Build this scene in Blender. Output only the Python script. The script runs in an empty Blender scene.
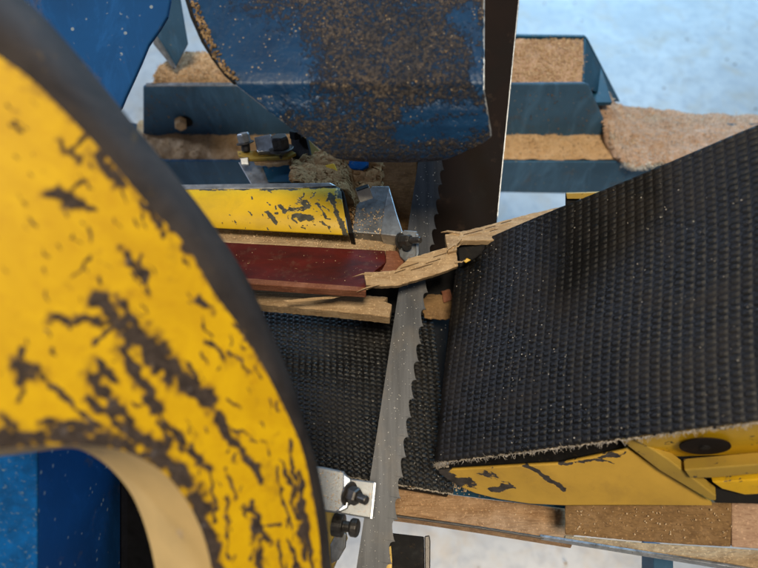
import bpy, bmesh, math, random
import numpy as np
from mathutils import Vector, Matrix, noise
random.seed(7); rng = np.random.default_rng(7)
S = bpy.context.scene; COL = S.collection
# ------------------------------------------------------------------ camera
PITCH = math.radians(58); CZ = 1.55; FPX = 560.0; CX, CY = 379.0, 284.0
C0 = Vector((0, 0, CZ))
R_ = Vector((1, 0, 0)); F_ = Vector((0, math.cos(PITCH), -math.sin(PITCH))); U_ = Vector((0, math.sin(PITCH), math.cos(PITCH)))
cd = bpy.data.cameras.new('camera'); cam = bpy.data.objects.new('camera', cd); COL.objects.link(cam)
cam.location = C0; cam.rotation_euler = (math.pi/2 - PITCH, 0, 0)
cd.sensor_width = 36; cd.lens = FPX/758*36; cd.clip_start = 0.01; cd.clip_end = 200
cd.dof.use_dof = True; cd.dof.focus_distance = 0.55; cd.dof.aperture_fstop = 4.2
S.camera = cam
def ray(x, y): return F_ + R_*((x-CX)/FPX) + U_*((CY-y)/FPX)
def P(x, y, d): return C0 + ray(x, y)*d
def on_z(x, y, z): r = ray(x, y); return C0 + r*((z-C0.z)/r.z)
def on_y(x, y, Y): r = ray(x, y); return C0 + r*(Y/r.y)
class Plane:
    def __init__(s, a, b, c):
        s.o = P(*a); s.n = (P(*b)-s.o).cross(P(*c)-s.o).normalized()
        if s.n.dot(F_) < 0: s.n = -s.n          # n points away from the viewer's side
    def __call__(s, x, y, back=0.0):
        r = ray(x, y); o = s.o + s.n*back
        return C0 + r*((o-C0).dot(s.n)/r.dot(s.n))
def flat(d): return Plane((0, 0, d), (700, 0, d), (0, 500, d))
# ------------------------------------------------------------------ object helpers
def tag(o, label=None, cat=None, group=None, kind=None):
    if label: o['label'] = label
    if cat: o['category'] = cat
    if group: o['group'] = group
    if kind: o['kind'] = kind
    return o
def root(name, loc, label, cat, group=None):
    o = bpy.data.objects.new(name, None); COL.objects.link(o); o.location = loc; o.empty_display_size = 0.02
    return tag(o, label, cat, group)
def wloc(o):
    return o.location + (wloc(o.parent) if o.parent else Vector((0, 0, 0)))
def link(name, me, mat, parent=None, smooth=False, bevel=0.0, origin=None):
    vs = np.empty(len(me.vertices)*3); me.vertices.foreach_get('co', vs); vs = vs.reshape(-1, 3)
    c = Vector(origin) if origin else Vector((vs.min(0)+vs.max(0))/2)
    vs -= np.array(c); me.vertices.foreach_set('co', vs.ravel()); me.update()
    o = bpy.data.objects.new(name, me); COL.objects.link(o)
    if parent: o.parent = parent; o.location = c - wloc(parent)
    else: o.location = c
    for m in (mat if isinstance(mat, (list, tuple)) else [mat]): me.materials.append(m)
    if smooth: me.polygons.foreach_set('use_smooth', [True]*len(me.polygons))
    if bevel:
        b = o.modifiers.new('bevel', 'BEVEL'); b.width = bevel; b.segments = 2; b.limit_method = 'ANGLE'; b.angle_limit = math.radians(35)
    return o
def frombm(bm, name):
    bmesh.ops.recalc_face_normals(bm, faces=bm.faces); me = bpy.data.meshes.new(name); bm.to_mesh(me); bm.free(); return me
def prism_bm(bm, front, back):
    a = [bm.verts.new(p) for p in front]; b = [bm.verts.new(p) for p in back]
    bm.faces.new(a); bm.faces.new(b[::-1])
    n = len(a)
    for i in range(n): bm.faces.new((a[i], b[i], b[(i+1) % n], a[(i+1) % n]))
def slab(name, outline, plane, thick, mat, parent=None, bevel=0.0008, vec=None, rough=0, **k):
    """outline on a plane, extruded along the plane normal (or vec) by thick"""
    pts = []
    if rough:
        n = len(outline)
        for i in range(n):
            a, b = outline[i], outline[(i+1) % n]; L = math.hypot(b[0]-a[0], b[1]-a[1]); m = max(1, int(L/3))
            for j in range(m):
                t = j/m; q = [a[0]+(b[0]-a[0])*t, a[1]+(b[1]-a[1])*t]
                if j: q[0] += random.uniform(-rough, rough); q[1] += random.uniform(-rough, rough)
                pts.append(q)
    else: pts = outline
    f = [plane(x, y) for x, y in pts]
    v = (vec.normalized() if vec else plane.n)*thick
    bm = bmesh.new(); prism_bm(bm, f, [p+v for p in f])
    return link(name, frombm(bm, name), mat, parent, bevel=bevel, **k)
def box_bm(bm, c, ax, ay, az):
    """box from centre and three half vectors"""
    q = [c+ax*i+ay*j+az*k for k in (-1, 1) for i, j in ((-1, -1), (1, -1), (1, 1), (-1, 1))]
    prism_bm(bm, q[:4], q[4:])
def basis(n):
    n = n.normalized(); t = Vector((0, 0, 1)) if abs(n.z) < .9 else Vector((1, 0, 0))
    a = n.cross(t).normalized(); return a, n.cross(a).normalized(), n
def lathe_bm(bm, c, axis, prof, seg=24, hexa=False, rot=0):
    a, b, n = basis(axis); seg = 6 if hexa else seg; rings = []
    for r, h in prof:
        rings.append([bm.verts.new(c+n*h+(a*math.cos(rot+2*math.pi*i/seg)+b*math.sin(rot+2*math.pi*i/seg))*r) for i in range(seg)])
    for q in range(len(rings)-1):
        for i in range(seg): bm.faces.new((rings[q][i], rings[q][(i+1) % seg], rings[q+1][(i+1) % seg], rings[q+1][i]))
    bm.faces.new(rings[0][::-1]); bm.faces.new(rings[-1])
def lathe(name, c, axis, prof, mat, parent=None, seg=24, hexa=False, rot=0, bevel=0.0, smooth=False):
    bm = bmesh.new(); lathe_bm(bm, c, axis, prof, seg, hexa, rot)
    return link(name, frombm(bm, name), mat, parent, bevel=bevel, smooth=smooth)
def bolt(c, axis, r, h, mat, parent, shank=0.0, mat2=None, washer=True, rot=0.3, name='bolt'):
    """hex head on a washer; a sub-part shank where it shows"""
    o = lathe(name, c, axis, [(r, 0), (r, h*.8), (r*.86, h)], mat, parent, hexa=True, rot=rot, bevel=r*.06)
    if washer: lathe('washer', c-axis.normalized()*r*.22, axis, [(r*1.35, 0), (r*1.35, r*.2)], mat2 or mat, o, seg=28, bevel=r*.04)
    if shank: lathe('shank', c+axis.normalized()*h, axis, [(r*.5, 0), (r*.5, shank*.9), (r*.42, shank)], mat2 or mat, o, seg=20, bevel=r*.04)
    return o
def grid(name, fn, nu, nv, mat, parent=None, attr=None, thick=0.0, smooth=True, **k):
    """fn(u,v)->(world point, wear)"""
    vs = np.zeros((nu*nv, 3)); w = np.zeros(nu*nv)
    i = 0
    for a in range(nu):
        for b in range(nv):
            p, ww = fn(a/(nu-1), b/(nv-1)); vs[i] = p; w[i] = ww; i += 1
    idx = np.arange(nu*nv).reshape(nu, nv)
    f = np.stack([idx[:-1, :-1], idx[1:, :-1], idx[1:, 1:], idx[:-1, 1:]], -1).reshape(-1, 4)
    me = bpy.data.meshes.new(name); me.from_pydata(vs.tolist(), [], f.tolist())
    at = me.attributes.new('wear', 'FLOAT', 'POINT'); at.data.foreach_set('value', w)
    o = link(name, me, mat, parent, smooth=smooth, **k)
    if thick:
        m = o.modifiers.new('solid', 'SOLIDIFY'); m.thickness = thick; m.offset = 0 if k.get('mid') else -1
    return o
def interp(tab, x):
    xs = [t[0] for t in tab]; ys = [t[1] for t in tab]; return float(np.interp(x, xs, ys))
def resample(pl, n):
    pl = np.array(pl, float)
    # catmull-rom then arc-length resample
    pts = []
    for i in range(len(pl)-1):
        p0 = pl[max(i-1, 0)]; p1 = pl[i]; p2 = pl[i+1]; p3 = pl[min(i+2, len(pl)-1)]
        for t in np.linspace(0, 1, 12, endpoint=False):
            pts.append(.5*((2*p1)+(-p0+p2)*t+(2*p0-5*p1+4*p2-p3)*t*t+(-p0+3*p1-3*p2+p3)*t**3))
    pts.append(pl[-1]); pts = np.array(pts); s = np.r_[0, np.cumsum(np.linalg.norm(np.diff(pts[:, :2], axis=0), axis=1))]
    q = np.linspace(0, s[-1], n); return np.stack([np.interp(q, s, pts[:, k]) for k in range(pts.shape[1])], 1)
def segd(px, py, s):
    x0, y0, x1, y1 = s[:4]; dx, dy = x1-x0, y1-y0; L = dx*dx+dy*dy
    t = 0 if L == 0 else max(0, min(1, ((px-x0)*dx+(py-y0)*dy)/L)); return math.hypot(px-x0-t*dx, py-y0-t*dy)
def warp(px, py, a=1.0):
    p = Vector((px/16, py/16, 3.1)); q = Vector((px/5, py/5, 9.7))
    return (px+a*(5*noise.noise(p)+2.4*noise.noise(q)), py+a*(5*noise.noise(p+Vector((0, 0, 20)))+2.4*noise.noise(q+Vector((0, 0, 30)))))
def marks(px, py, segs):
    """1 on a mark's centre line, 0.5 at its stated half width, 0 at double"""
    m = 0
    for s in segs: m = max(m, 1-segd(px, py, s)/(2*s[4]))
    return m
# ------------------------------------------------------------------ materials
class NT:
    def __init__(s, name):
        s.m = bpy.data.materials.new(name); s.m.use_nodes = True; s.t = s.m.node_tree; s.n = s.t.nodes; s.b = s.n['Principled BSDF']
        s.tc = s.n.new('ShaderNodeTexCoord').outputs['Object']
    def L(s, a, b):
        if hasattr(a, 'is_output') or hasattr(a, 'links'): s.t.links.new(a, b)
        else: b.default_value = a
    def noise(s, scale, detail=4, rough=.55, dist=0, vec=None, stretch=None, out='Fac'):
        v = vec or s.tc
        if stretch:
            mp = s.n.new('ShaderNodeMapping'); s.L(v, mp.inputs['Vector']); mp.inputs['Scale'].default_value = stretch[:3]
            if len(stretch) > 3: mp.inputs['Rotation'].default_value = stretch[3]
            v = mp.outputs[0]
        n = s.n.new('ShaderNodeTexNoise'); s.L(v, n.inputs['Vector']); n.inputs['Scale'].default_value = scale
        n.inputs['Detail'].default_value = detail; n.inputs['Roughness'].default_value = rough; n.inputs['Distortion'].default_value = dist
        return n.outputs[out]
    def vor(s, scale, feature='F1', vec=None, out='Distance', rnd=1.0):
        n = s.n.new('ShaderNodeTexVoronoi'); s.L(vec or s.tc, n.inputs['Vector']); n.inputs['Scale'].default_value = scale; n.feature = feature
        n.inputs['Randomness'].default_value = rnd
        return n.outputs[out]
    def ramp(s, f, stops, interp='LINEAR'):
        r = s.n.new('ShaderNodeValToRGB'); s.L(f, r.inputs[0]); cr = r.color_ramp; cr.interpolation = interp
        while len(cr.elements) < len(stops): cr.elements.new(.5)
        for e, (p, c) in zip(cr.elements, stops):
            e.position = p; e.color = (c, c, c, 1) if not isinstance(c, (tuple, list)) else (*c[:3], 1)
        return r.outputs[0]
    def step(s, f, a, b, lo=0., hi=1.):
        n = s.n.new('ShaderNodeMapRange'); s.L(f, n.inputs[0]); n.inputs[1].default_value = a; n.inputs[2].default_value = b
        n.inputs[3].default_value = lo; n.inputs[4].default_value = hi; return n.outputs[0]
    def math(s, op, a, b=0.0, c=None):
        n = s.n.new('ShaderNodeMath'); n.operation = op; s.L(a, n.inputs[0]); s.L(b, n.inputs[1])
        if c is not None: s.L(c, n.inputs[2])
        return n.outputs[0]
    def mix(s, f, a, b, mode='MIX'):
        n = s.n.new('ShaderNodeMix'); n.data_type = 'RGBA'; n.blend_type = mode; s.L(f, n.inputs[0])
        for q, i in ((a, 6), (b, 7)):
            if isinstance(q, (tuple, list)): n.inputs[i].default_value = (*q[:3], 1)
            else: s.L(q, n.inputs[i])
        return n.outputs[2]
    def attr(s, name='wear'):
        n = s.n.new('ShaderNodeAttribute'); n.attribute_name = name; return n.outputs['Fac']
    def bump(s, h, strength=.5, dist=.001):
        n = s.n.new('ShaderNodeBump'); s.L(h, n.inputs['Height']); n.inputs['Strength'].default_value = strength; n.inputs['Distance'].default_value = dist
        s.L(n.outputs[0], s.b.inputs['Normal'])
    def done(s, col=None, rough=None, metal=None, spec=None):
        for v, k in ((col, 'Base Color'), (rough, 'Roughness'), (metal, 'Metallic'), (spec, 'Specular IOR Level')):
            if v is None: continue
            if isinstance(v, (tuple, list)): s.b.inputs[k].default_value = (*v[:3], 1)
            else: s.L(v, s.b.inputs[k])
        return s.m
def worn_paint(name, paint, under, scale=60, thr=.60, wearw=1.0, rough=.45, dirt=None, stretch=(1, 1, 1), soft=.012, usewear=False, dirtamt=.4):
    s = NT(name)
    n1 = s.noise(scale, 6, .62, .4, stretch=stretch); n2 = s.noise(scale*4.5, 4, .6, .2, stretch=stretch)
    f = s.math('ADD', s.math('MULTIPLY', n1, .75), s.math('MULTIPLY', n2, .25))
    if usewear: f = s.math('ADD', f, s.math('MULTIPLY', s.attr(), wearw))
    chip = s.step(f, thr-soft, thr+soft)
    tone = s.noise(18, 5, .6); fine = s.noise(500, 3, .6)
    pc = s.mix(s.step(tone, .35, .7), paint, tuple(c*.78 for c in paint))
    pc = s.mix(s.step(s.noise(40, 6, .7, .6), .50, .75, 0, dirtamt), pc, dirt or tuple(c*.45+.02 for c in paint))
    uc = s.mix(s.step(s.noise(150, 5, .6), .35, .65), under, tuple(c*2.2+.01 for c in under))
    col = s.mix(chip, pc, uc)
    s.bump(s.math('SUBTRACT', s.math('MULTIPLY', fine, .12), s.math('MULTIPLY', chip, .6)), .6, .0006)
    return s.done(col, s.step(chip, 0, 1, rough, .75))
M = {}
def wheel_paint():
    s = NT('smeared yellow paint'); w = s.attr(); w2 = s.attr('rub')
    n1 = s.noise(70, 6, .66, .5); n2 = s.noise(260, 5, .65, .3); n3 = s.noise(26, 6, .7, .9)
    f = s.math('ADD', s.math('ADD', s.math('MULTIPLY', n1, .60), s.math('MULTIPLY', n2, .30)), s.math('MULTIPLY', w, .70))
    chip = s.step(f, .74, .84); smear = s.step(f, .58, .78, 0, .7)
    pc = s.mix(s.step(n3, .38, .68), (.66, .405, .002), (.54, .31, .002))
    pc = s.mix(s.step(s.noise(130, 5, .7), .52, .75, 0, .35), pc, (.45, .21, .004))
    pc = s.mix(smear, pc, (.16, .075, .014))
    uc = s.mix(s.step(n2, .35, .65), (.022, .015, .014), (.062, .045, .038))
    uc = s.mix(s.step(s.noise(170, 4, .7), .60, .68, 0, .7), uc, (.13, .115, .12))
    s.bump(s.math('SUBTRACT', s.math('MULTIPLY', s.noise(500, 3), .12), s.math('MULTIPLY', chip, .8)), .7, .0007)
    return s.done(s.mix(chip, pc, uc), s.step(chip, 0, 1, .5, .8), spec=.3)
M['yellow_wheel'] = wheel_paint()
M['yellow'] = worn_paint('yellow machine paint', (.75, .44, .012), (.03, .025, .02), 75, .60, rough=.42, stretch=(.8, 1, 1), dirt=(.35, .2, .03))
M['yellow_frame'] = worn_paint('yellow frame paint', (.62, .37, .055), (.025, .02, .018), 60, .66, .5, rough=.45, stretch=(.55, 1.2, 1.2), dirt=(.32, .19, .05), usewear=True)
M['yellow_dull'] = worn_paint('dusty yellow paint', (.42, .27, .04), (.03, .025, .02), 80, .62, rough=.6, dirt=(.25, .15, .05))
def _rim():
    s = NT('dark worn rim')
    n = s.noise(30, 6, .6, .5); g = s.noise(300, 4, .6)
    c = s.mix(s.step(n, .35, .7), (.026, .019, .016), (.058, .044, .037))
    c = s.mix(s.step(s.noise(90, 5, .7), .62, .66, 0, .8), c, (.10, .06, .02))
    s.bump(g, .4, .0005); return s.done(c, .72, spec=.25)
M['rim'] = _rim()
M['cream'] = worn_paint('cream primer', (.66, .46, .20), (.30, .22, .13), 30, .62, rough=.6, dirt=(.42, .30, .14))
def blue(name, a, spots, thr=.13, rough=.4):
    s = NT(name)
    n = s.noise(9, 5, .6)
    c = s.mix(s.step(n, .35, .7), a, tuple(x*.65 for x in a))
    v = s.vor(120); vv = s.noise(60, 3)
    sp = s.math('MULTIPLY', s.step(v, thr+.05, thr-.03), s.step(vv, .50, .56))
    c = s.mix(sp, c, spots)
    c = s.mix(s.step(s.noise(25, 6, .7, .5), .58, .66, 0, .35), c, (.10, .085, .07))
    c = s.mix(s.step(s.noise(14, 7, .72, .8, stretch=(2.5, 1, .6)), .50, .72, 0, .4), c, tuple(x*2.0+.012 for x in a))
    s.bump(s.noise(350, 3), .25, .0004); return s.done(c, rough, spec=.22)
M['blue'] = blue('blue machine paint', (.010, .085, .26), (.30, .33, .35), .20)
M['blue_deep'] = blue('deep blue machine paint', (.001, .060, .21), (.20, .25, .30), .17, .75)
M['blue_slate'] = blue('slate blue paint', (.055, .135, .235), (.25, .22, .16), .12, .5)
M['blue_dark'] = blue('navy beam paint', (.012, .070, .13), (.17, .13, .09), .16, .5)
def sawdust(name, a, b, sc=1.0):
    s = NT(name)
    n = s.noise(60*sc, 6, .7); f = s.noise(900*sc, 5, .75)
    fib = s.noise(420*sc, 4, .7, 1.5, stretch=(1, 3, 3))
    c = s.mix(s.step(n, .35, .68), a, b)
    c = s.mix(s.step(f, .52, .72, 0, .8), c, tuple(min(1, x*1.6+.06) for x in b))
    c = s.mix(s.step(fib, .56, .72, 0, .3), c, tuple(x*.6 for x in a))
    s.bump(s.math('ADD', s.math('MULTIPLY', n, .4), s.math('ADD', f, s.math('MULTIPLY', fib, .15))), .8, .0014); return s.done(c, .95, spec=.1)
M['sawdust'] = sawdust('sawdust orange', (.58, .35, .17), (.72, .49, .29))
M['sawdust_pale'] = sawdust('sawdust pale', (.46, .28, .18), (.68, .48, .35))
M['sawdust_grey'] = sawdust('old sawdust', (.30, .155, .06), (.44, .26, .12))
def flake(name, c1, c2):
    s = NT(name); i = s.n.new('ShaderNodeObjectInfo'); n = s.noise(180, 2)
    return s.done(s.mix(s.step(n, .35, .65), c1, c2), .85, spec=.15)
M['flake'] = flake('wood flakes', (.40, .24, .11), (.70, .52, .33))
M['flake_dark'] = flake('dark flakes', (.07, .045, .025), (.32, .21, .11))
M['flake_mid'] = flake('tan granules', (.20, .115, .05), (.54, .36, .18))
M['speck_dim'] = flake('dusty specks', (.16, .13, .10), (.45, .42, .37))
M['speck'] = flake('pale specks', (.55, .50, .42), (.82, .80, .74))
def wood(name, a, b, dark, sx=.12, rough=.75, mott=.4, rot=(0, 0, 0)):
    s = NT(name)
    g = s.noise(170, 6, .65, .6, stretch=(sx, 1, 1, rot)); g2 = s.noise(600, 3, .6, stretch=(.06, 1, 1, rot)); m = s.noise(30, 5, .65)
    c = s.mix(s.step(g, .35, .65), a, b); c = s.mix(s.step(g2, .5, .7, 0, .55), c, dark)
    c = s.mix(s.step(m, .45, .75, 0, mott), c, dark)
    c = s.mix(s.step(s.noise(45, 7, .75, .3), .50, .68, 0, .5), c, tuple(min(1, x*1.25+.03) for x in b))
    c = s.mix(s.step(s.noise(420, 4, .7), .56, .66, 0, .6), c, tuple(min(1, x*1.7) for x in b))
    s.bump(s.math('ADD', g, s.math('MULTIPLY', g2, .7)), .7, .0012); return s.done(c, rough, spec=.25)
M['wood'] = wood('fresh sawn wood', (.33, .21, .105), (.46, .32, .18), (.22, .12, .05))
M['wood_rough'] = wood('rough sawn wood', (.36, .24, .13), (.50, .36, .21), (.15, .09, .045), .3)
M['wood_beam'] = wood('beam wood', (.34, .19, .09), (.50, .31, .17), (.18, .09, .04), .35, mott=.6)
M['wood_dark'] = wood('dark timber', (.19, .105, .04), (.25, .145, .06), (.07, .035, .015), .5, mott=.5)
M['wood_pink'] = wood('pinkish timber', (.36, .22, .14), (.46, .30, .20), (.20, .10, .06), .4)
def redp():
    s = NT('dark red paint'); n = s.noise(70, 6, .6, .3, stretch=(.3, 1, 1))
    c = s.mix(s.step(n, .35, .7), (.10, .009, .006), (.04, .006, .005))
    c = s.mix(s.step(s.noise(260, 4, .7, stretch=(.3, 1, 1)), .66, .69), c, (.25, .14, .08))
    c = s.mix(s.step(s.noise(90, 6, .7), .55, .75, 0, .35), c, (.16, .10, .065))
    s.bump(s.noise(300, 4), .3, .0006); return s.done(c, .6, spec=.3)
M['red'] = redp()
M['red_lip'] = wood('stained board edge', (.16, .055, .025), (.23, .09, .045), (.13, .035, .02), .15)
def rubber(name, base=.014, rough=.42):
    s = NT(name); w = s.attr(); n = s.noise(35, 5, .65); f = s.noise(1400, 3, .7)
    dust = s.math('MULTIPLY', s.step(n, .42, .72), s.step(w, .2, 1, .05, .55))
    c = s.mix(dust, (base, base*.95, base*.9), (.038, .029, .022))
    c = s.mix(s.step(f, .64, .70, 0, .4), c, (.10, .08, .06))
    wr = s.noise(16, 5, .6, .5)
    c = s.mix(s.step(wr, .48, .66, 0, .6), c, (.016, .012, .009))
    s.bump(s.noise(1000, 4, .7), .6, .0005); return s.done(c, s.step(wr, .35, .65, rough-.20, rough+.10), spec=.32)
M['rubber'] = rubber('black rubber belt', .0045, .42)
def plain(name, col, rough=.5, metal=0., v=.35, sc=60, bump=.25, spots=None, spec=.35):
    s = NT(name); n = s.noise(sc, 6, .65, .4)
    c = s.mix(s.step(n, .35, .68), tuple(x*(1-v) for x in col), tuple(x*(1+v) for x in col))
    if spots: c = s.mix(s.step(s.noise(sc*3, 5, .7), .58, .66, 0, .85), c, spots)
    s.bump(s.noise(sc*9, 4, .65), bump, .0006); return s.done(c, s.step(n, .3, .7, rough*.8, min(1, rough*1.3)), metal, spec)
M['black'] = plain('grimy black', (.009, .008, .008), .7, spots=(.03, .021, .013), spec=.2)
M['nut_white'] = plain('pale zinc', (.62, .60, .55), .5, .1, .2, 100, .2)
M['void'] = plain('interior shade black', (.004, .004, .005), .9, spec=.05)
M['brown_steel'] = plain('brown black steel', (.013, .0088, .0075), .8, 0, .4, 14, .15, spots=(.030, .019, .014), spec=.12)
M['steel'] = plain('worn galvanised steel', (.20, .205, .21), .42, .55, .3, 80, .3, spots=(.20, .14, .10))
M['steel_bright'] = plain('zinc plated steel', (.40, .415, .43), .32, .75, .2, 100, .2)
M['steel_dark'] = plain('oiled steel', (.075, .068, .062), .35, .6, .4, 120, .3)
M['edge'] = plain('bare metal edge', (.42, .44, .47), .35, .7, .3, 120, .2, spots=(.12, .08, .05))
M['cord_edge'] = plain('frayed belt fabric', (.42, .36, .29), .95, 0, .4, 400, .5, spots=(.10, .07, .05))
M['blue_bright'] = plain('bright blue paint', (.003, .075, .25), .8, 0, .3, 90, .2, spots=(.10, .16, .22), spec=.12)
def blade_mat():
    s = NT('saw blade steel')
    st = s.noise(120, 5, .6, .2, stretch=(1, .07, .07)); n = s.noise(25, 4, .6); sp = s.noise(700, 3, .7)
    c = s.mix(s.step(st, .35, .68), (.036, .037, .041), (.075, .077, .084))
    c = s.mix(s.step(n, .5, .72, 0, .55), c, (.10, .085, .07))
    c = s.mix(s.step(sp, .68, .73, 0, .8), c, (.5, .5, .48))
    s.bump(st, .25, .0004); return s.done(c, .5, .45, .4)
M['blade'] = blade_mat()
def chute_mat():
    s = NT('chute paint with crust'); w = s.attr()
    n = s.noise(38, 7, .68, .6); gr = s.noise(330, 5, .75); gv = s.vor(260)
    f = s.math('ADD', s.math('ADD', s.math('MULTIPLY', n, .5), s.math('SUBTRACT', s.math('MULTIPLY', gr, 1.1), .30)), w)
    crust = s.step(f, .90, 1.08)
    bl = s.mix(s.step(n, .35, .7), (.006, .042, .115), (.004, .026, .075))
    cr = s.mix(s.step(gr, .38, .62), (.026, .020, .016), (.12, .088, .058))
    cr = s.mix(s.step(s.noise(420, 3, .7), .60, .70), cr, (.42, .31, .19))
    cr = s.mix(s.step(s.noise(22, 6, .7, .8), .42, .62, 0, .75), cr, (.022, .020, .020))
    c = s.mix(s.math('MULTIPLY', crust, .86), bl, cr)
    c = s.mix(s.math('MULTIPLY', s.step(gv, .22, .12), s.step(s.noise(70, 3), .52, .6)), c, (.32, .25, .16))
    s.bump(s.math('MULTIPLY', s.math('ADD', gr, s.math('MULTIPLY', gv, .5)), s.step(crust, 0, 1, .15, 1)), .9, .002)
    return s.done(c, s.step(crust, 0, 1, .38, .85), spec=.4)
M['chute'] = chute_mat()
def floor_mat():
    s = NT('pale concrete'); n = s.noise(3.0, 6, .6, .3); n2 = s.noise(22, 6, .7, .5); n3 = s.noise(120, 4, .7)
    c = s.mix(s.step(n, .35, .65), (.46, .455, .44), (.62, .61, .59))
    c = s.mix(s.step(n2, .45, .66, 0, .7), c, (.36, .37, .39))
    c = s.mix(s.step(n3, .66, .70, 0, .5), c, (.26, .23, .20))
    c = s.mix(s.step(s.noise(7, 5, .7, .6), .50, .66, 0, .55), c, (.50, .40, .29))
    s.bump(n2, .2, .003); return s.done(c, .6)
M['floor'] = floor_mat()

# ------------------------------------------------------------------ floor
bm = bmesh.new(); v = [bm.verts.new(p) for p in ((-9, -6, 0), (9, -6, 0), (9, 14, 0), (-9, 14, 0))]; bm.faces.new(v)
tag(link('floor', frombm(bm, 'floor'), M['floor']), kind='structure')

def floorchips():
    vs_ = []
    for i in range(450):
        x = random.uniform(-1.6, 2.2); y = random.triangular(-.1, 3.2, .6); vs_.append((Vector((x, y, .0005)), Vector((0, 0, 1))))
    return vs_
# ------------------------------------------------------------------ rear frame beams with sawdust
def rows_obj(name, x0, x1, yfun, n, m, mat, amp=.002, seed=0, parent=None, wear=0, sc=1.0):
    """a bumpy strip between an upper and a lower outline given as world point functions"""
    def fn(u, v):
        x = x0+(x1-x0)*u; p = yfun(x, v)
        k = noise.fractal(Vector((p.x*38*sc, p.y*38*sc, seed)), 1.0, 2.0, 4)*amp + noise.fractal(Vector((p.x*300, p.y*300, seed+5)), 1.0, 2.0, 3)*amp*.35
        return p+Vector((0, 0, k)), wear
    return grid(name, fn, n, m, mat, parent)
ZU = P(300, 87, .85).z; YU = P(300, 87, .85).y
def YB(x, y, Y): return on_y(x, y, Y)
# upper beam: an open channel, front flange, floor of the trough, end cap
ub = root('frame_beam', on_z(380, 70, ZU), 'slate blue steel channel beam behind the saw, heaped with sawdust, higher of the two', 'beam')
xl, xr = 143, 612
fl = [on_y(143, 87, YU), on_y(585, 84, YU), on_y(589, 86, YU), on_y(614, 143, YU), on_y(143, 136, YU)]
bm = bmesh.new(); prism_bm(bm, fl, [p+Vector((0, .006, 0)) for p in fl])
link('front_flange', frombm(bm, 'f'), M['blue_slate'], ub, bevel=.002)
yb = on_z(300, 48, ZU).y
a, b = on_y(143, 136, YU), on_y(614, 143, YU)
zb = ZU-.035
bm = bmesh.new(); box_bm(bm, Vector(((a.x+b.x)/2+.035, (YU+.006+yb)/2, zb-.002)), Vector(((b.x-a.x)/2-.065, 0, 0)), Vector((0, (yb-YU-.006)/2, 0)), Vector((0, 0, .003)))
link('web', frombm(bm, 'w'), M['blue_dark'], ub)
# rear flange, right end stands proud with sloped end
bf = [on_y(505, 36, yb), on_y(585, 37, yb+.001), on_y(588, 40, yb), on_y(620, 102, yb), on_y(505, 102, yb)]
bm = bmesh.new(); prism_bm(bm, bf, [p+Vector((0, .006, 0)) for p in bf]); link('rear_flange', frombm(bm, 'r'), M['blue_dark'], ub, bevel=.001)
ep = [on_y(585.5, 84, YU)+Vector((0, .0065, 0)), on_y(590, 92, YU)+Vector((0, .0065, 0)), on_y(620, 102, yb)-Vector((0, .0005, 0)), on_y(586, 38, yb)-Vector((0, .0005, 0))]
bm = bmesh.new(); prism_bm(bm, ep, [p-Vector((.004, 0, 0)) for p in ep]); link('end_plate', frombm(bm, 'e'), M['blue_dark'], ub, bevel=.001)
lipa, lipb = on_y(146, 87, YU), on_y(300, 86.2, YU)
bm = bmesh.new(); box_bm(bm, (lipa+lipb)/2+Vector((0, .003, .0016)), (lipb-lipa)/2, Vector((0, .0028, 0)), Vector((0, 0, .0012)))
link('lip', frombm(bm, 'l'), M['edge'], ub)
# bolt through the flange
bolt(on_y(181, 120, YU)+Vector((0, -.004, 0)), Vector((.25, -1, .15)), .010, .014, M['sawdust'], ub, mat2=M['steel_dark'], washer=False)
lathe('bolt_hole', on_y(186, 121, YU)+Vector((0, -.0008, 0)), Vector((0, -1, 0)), [(.011, 0), (.011, .0005)], M['black'], ub)
def heap(x, v):
    lo = on_y(x, 85, YU+.004); hi_y = interp([(140, 82), (152, 84), (160, 62), (172, 53), (185, 48), (400, 48), (585, 38)], x)
    hi = on_z(x, hi_y, ZU+.004)
    if hi.y < YU+.01: hi.y = YU+.01
    p = lo.lerp(hi, v); p.z = ZU-.004+.012*math.sin(math.pi*min(1, v*1.1))**.6*(1 if x > 155 else .3); 
    return p
o = rows_obj('sawdust', 150, 250, heap, 150, 60, M['sawdust'], .003, 1); tag(o, 'orange sawdust heaped on the far left end of the blue channel', 'sawdust', kind='stuff')
ZR = on_y(545, 38, yb).z
def heap2(x, v):
    p = on_y(x, 84, YU+.006).lerp(on_y(x, 38, yb-.002), v); p.z = ZU+.001+(ZR-ZU-.003)*v+.003*abs(math.sin(math.pi*v))**.5; return p
o = rows_obj('sawdust', 490, 583, heap2, 150, 60, M['sawdust_pale'], .003, 2); tag(o, 'pale sawdust filling the right end of the open blue channel', 'sawdust', kind='stuff')
# left short leg: angle iron
pl = Plane((150, 20, .80), (190, 20, .78), (170, 80, .86))
br = root('angle_iron', pl(170, 70), 'short slate blue angle iron hanging beside the blue housing', 'bracket')
slab('web', [(160, -20), (176, -20), (187, 45), (174, 70), (155, 38), (153, 20)], pl, .004, M['blue_slate'], br, .001)
slab('flange', [(152, 34), (157, 40), (175, 69), (171, 66), (153, 44)], Plane((150, 20, .79), (190, 20, .775), (170, 80, .85)), .006, M['edge'], br)
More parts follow.
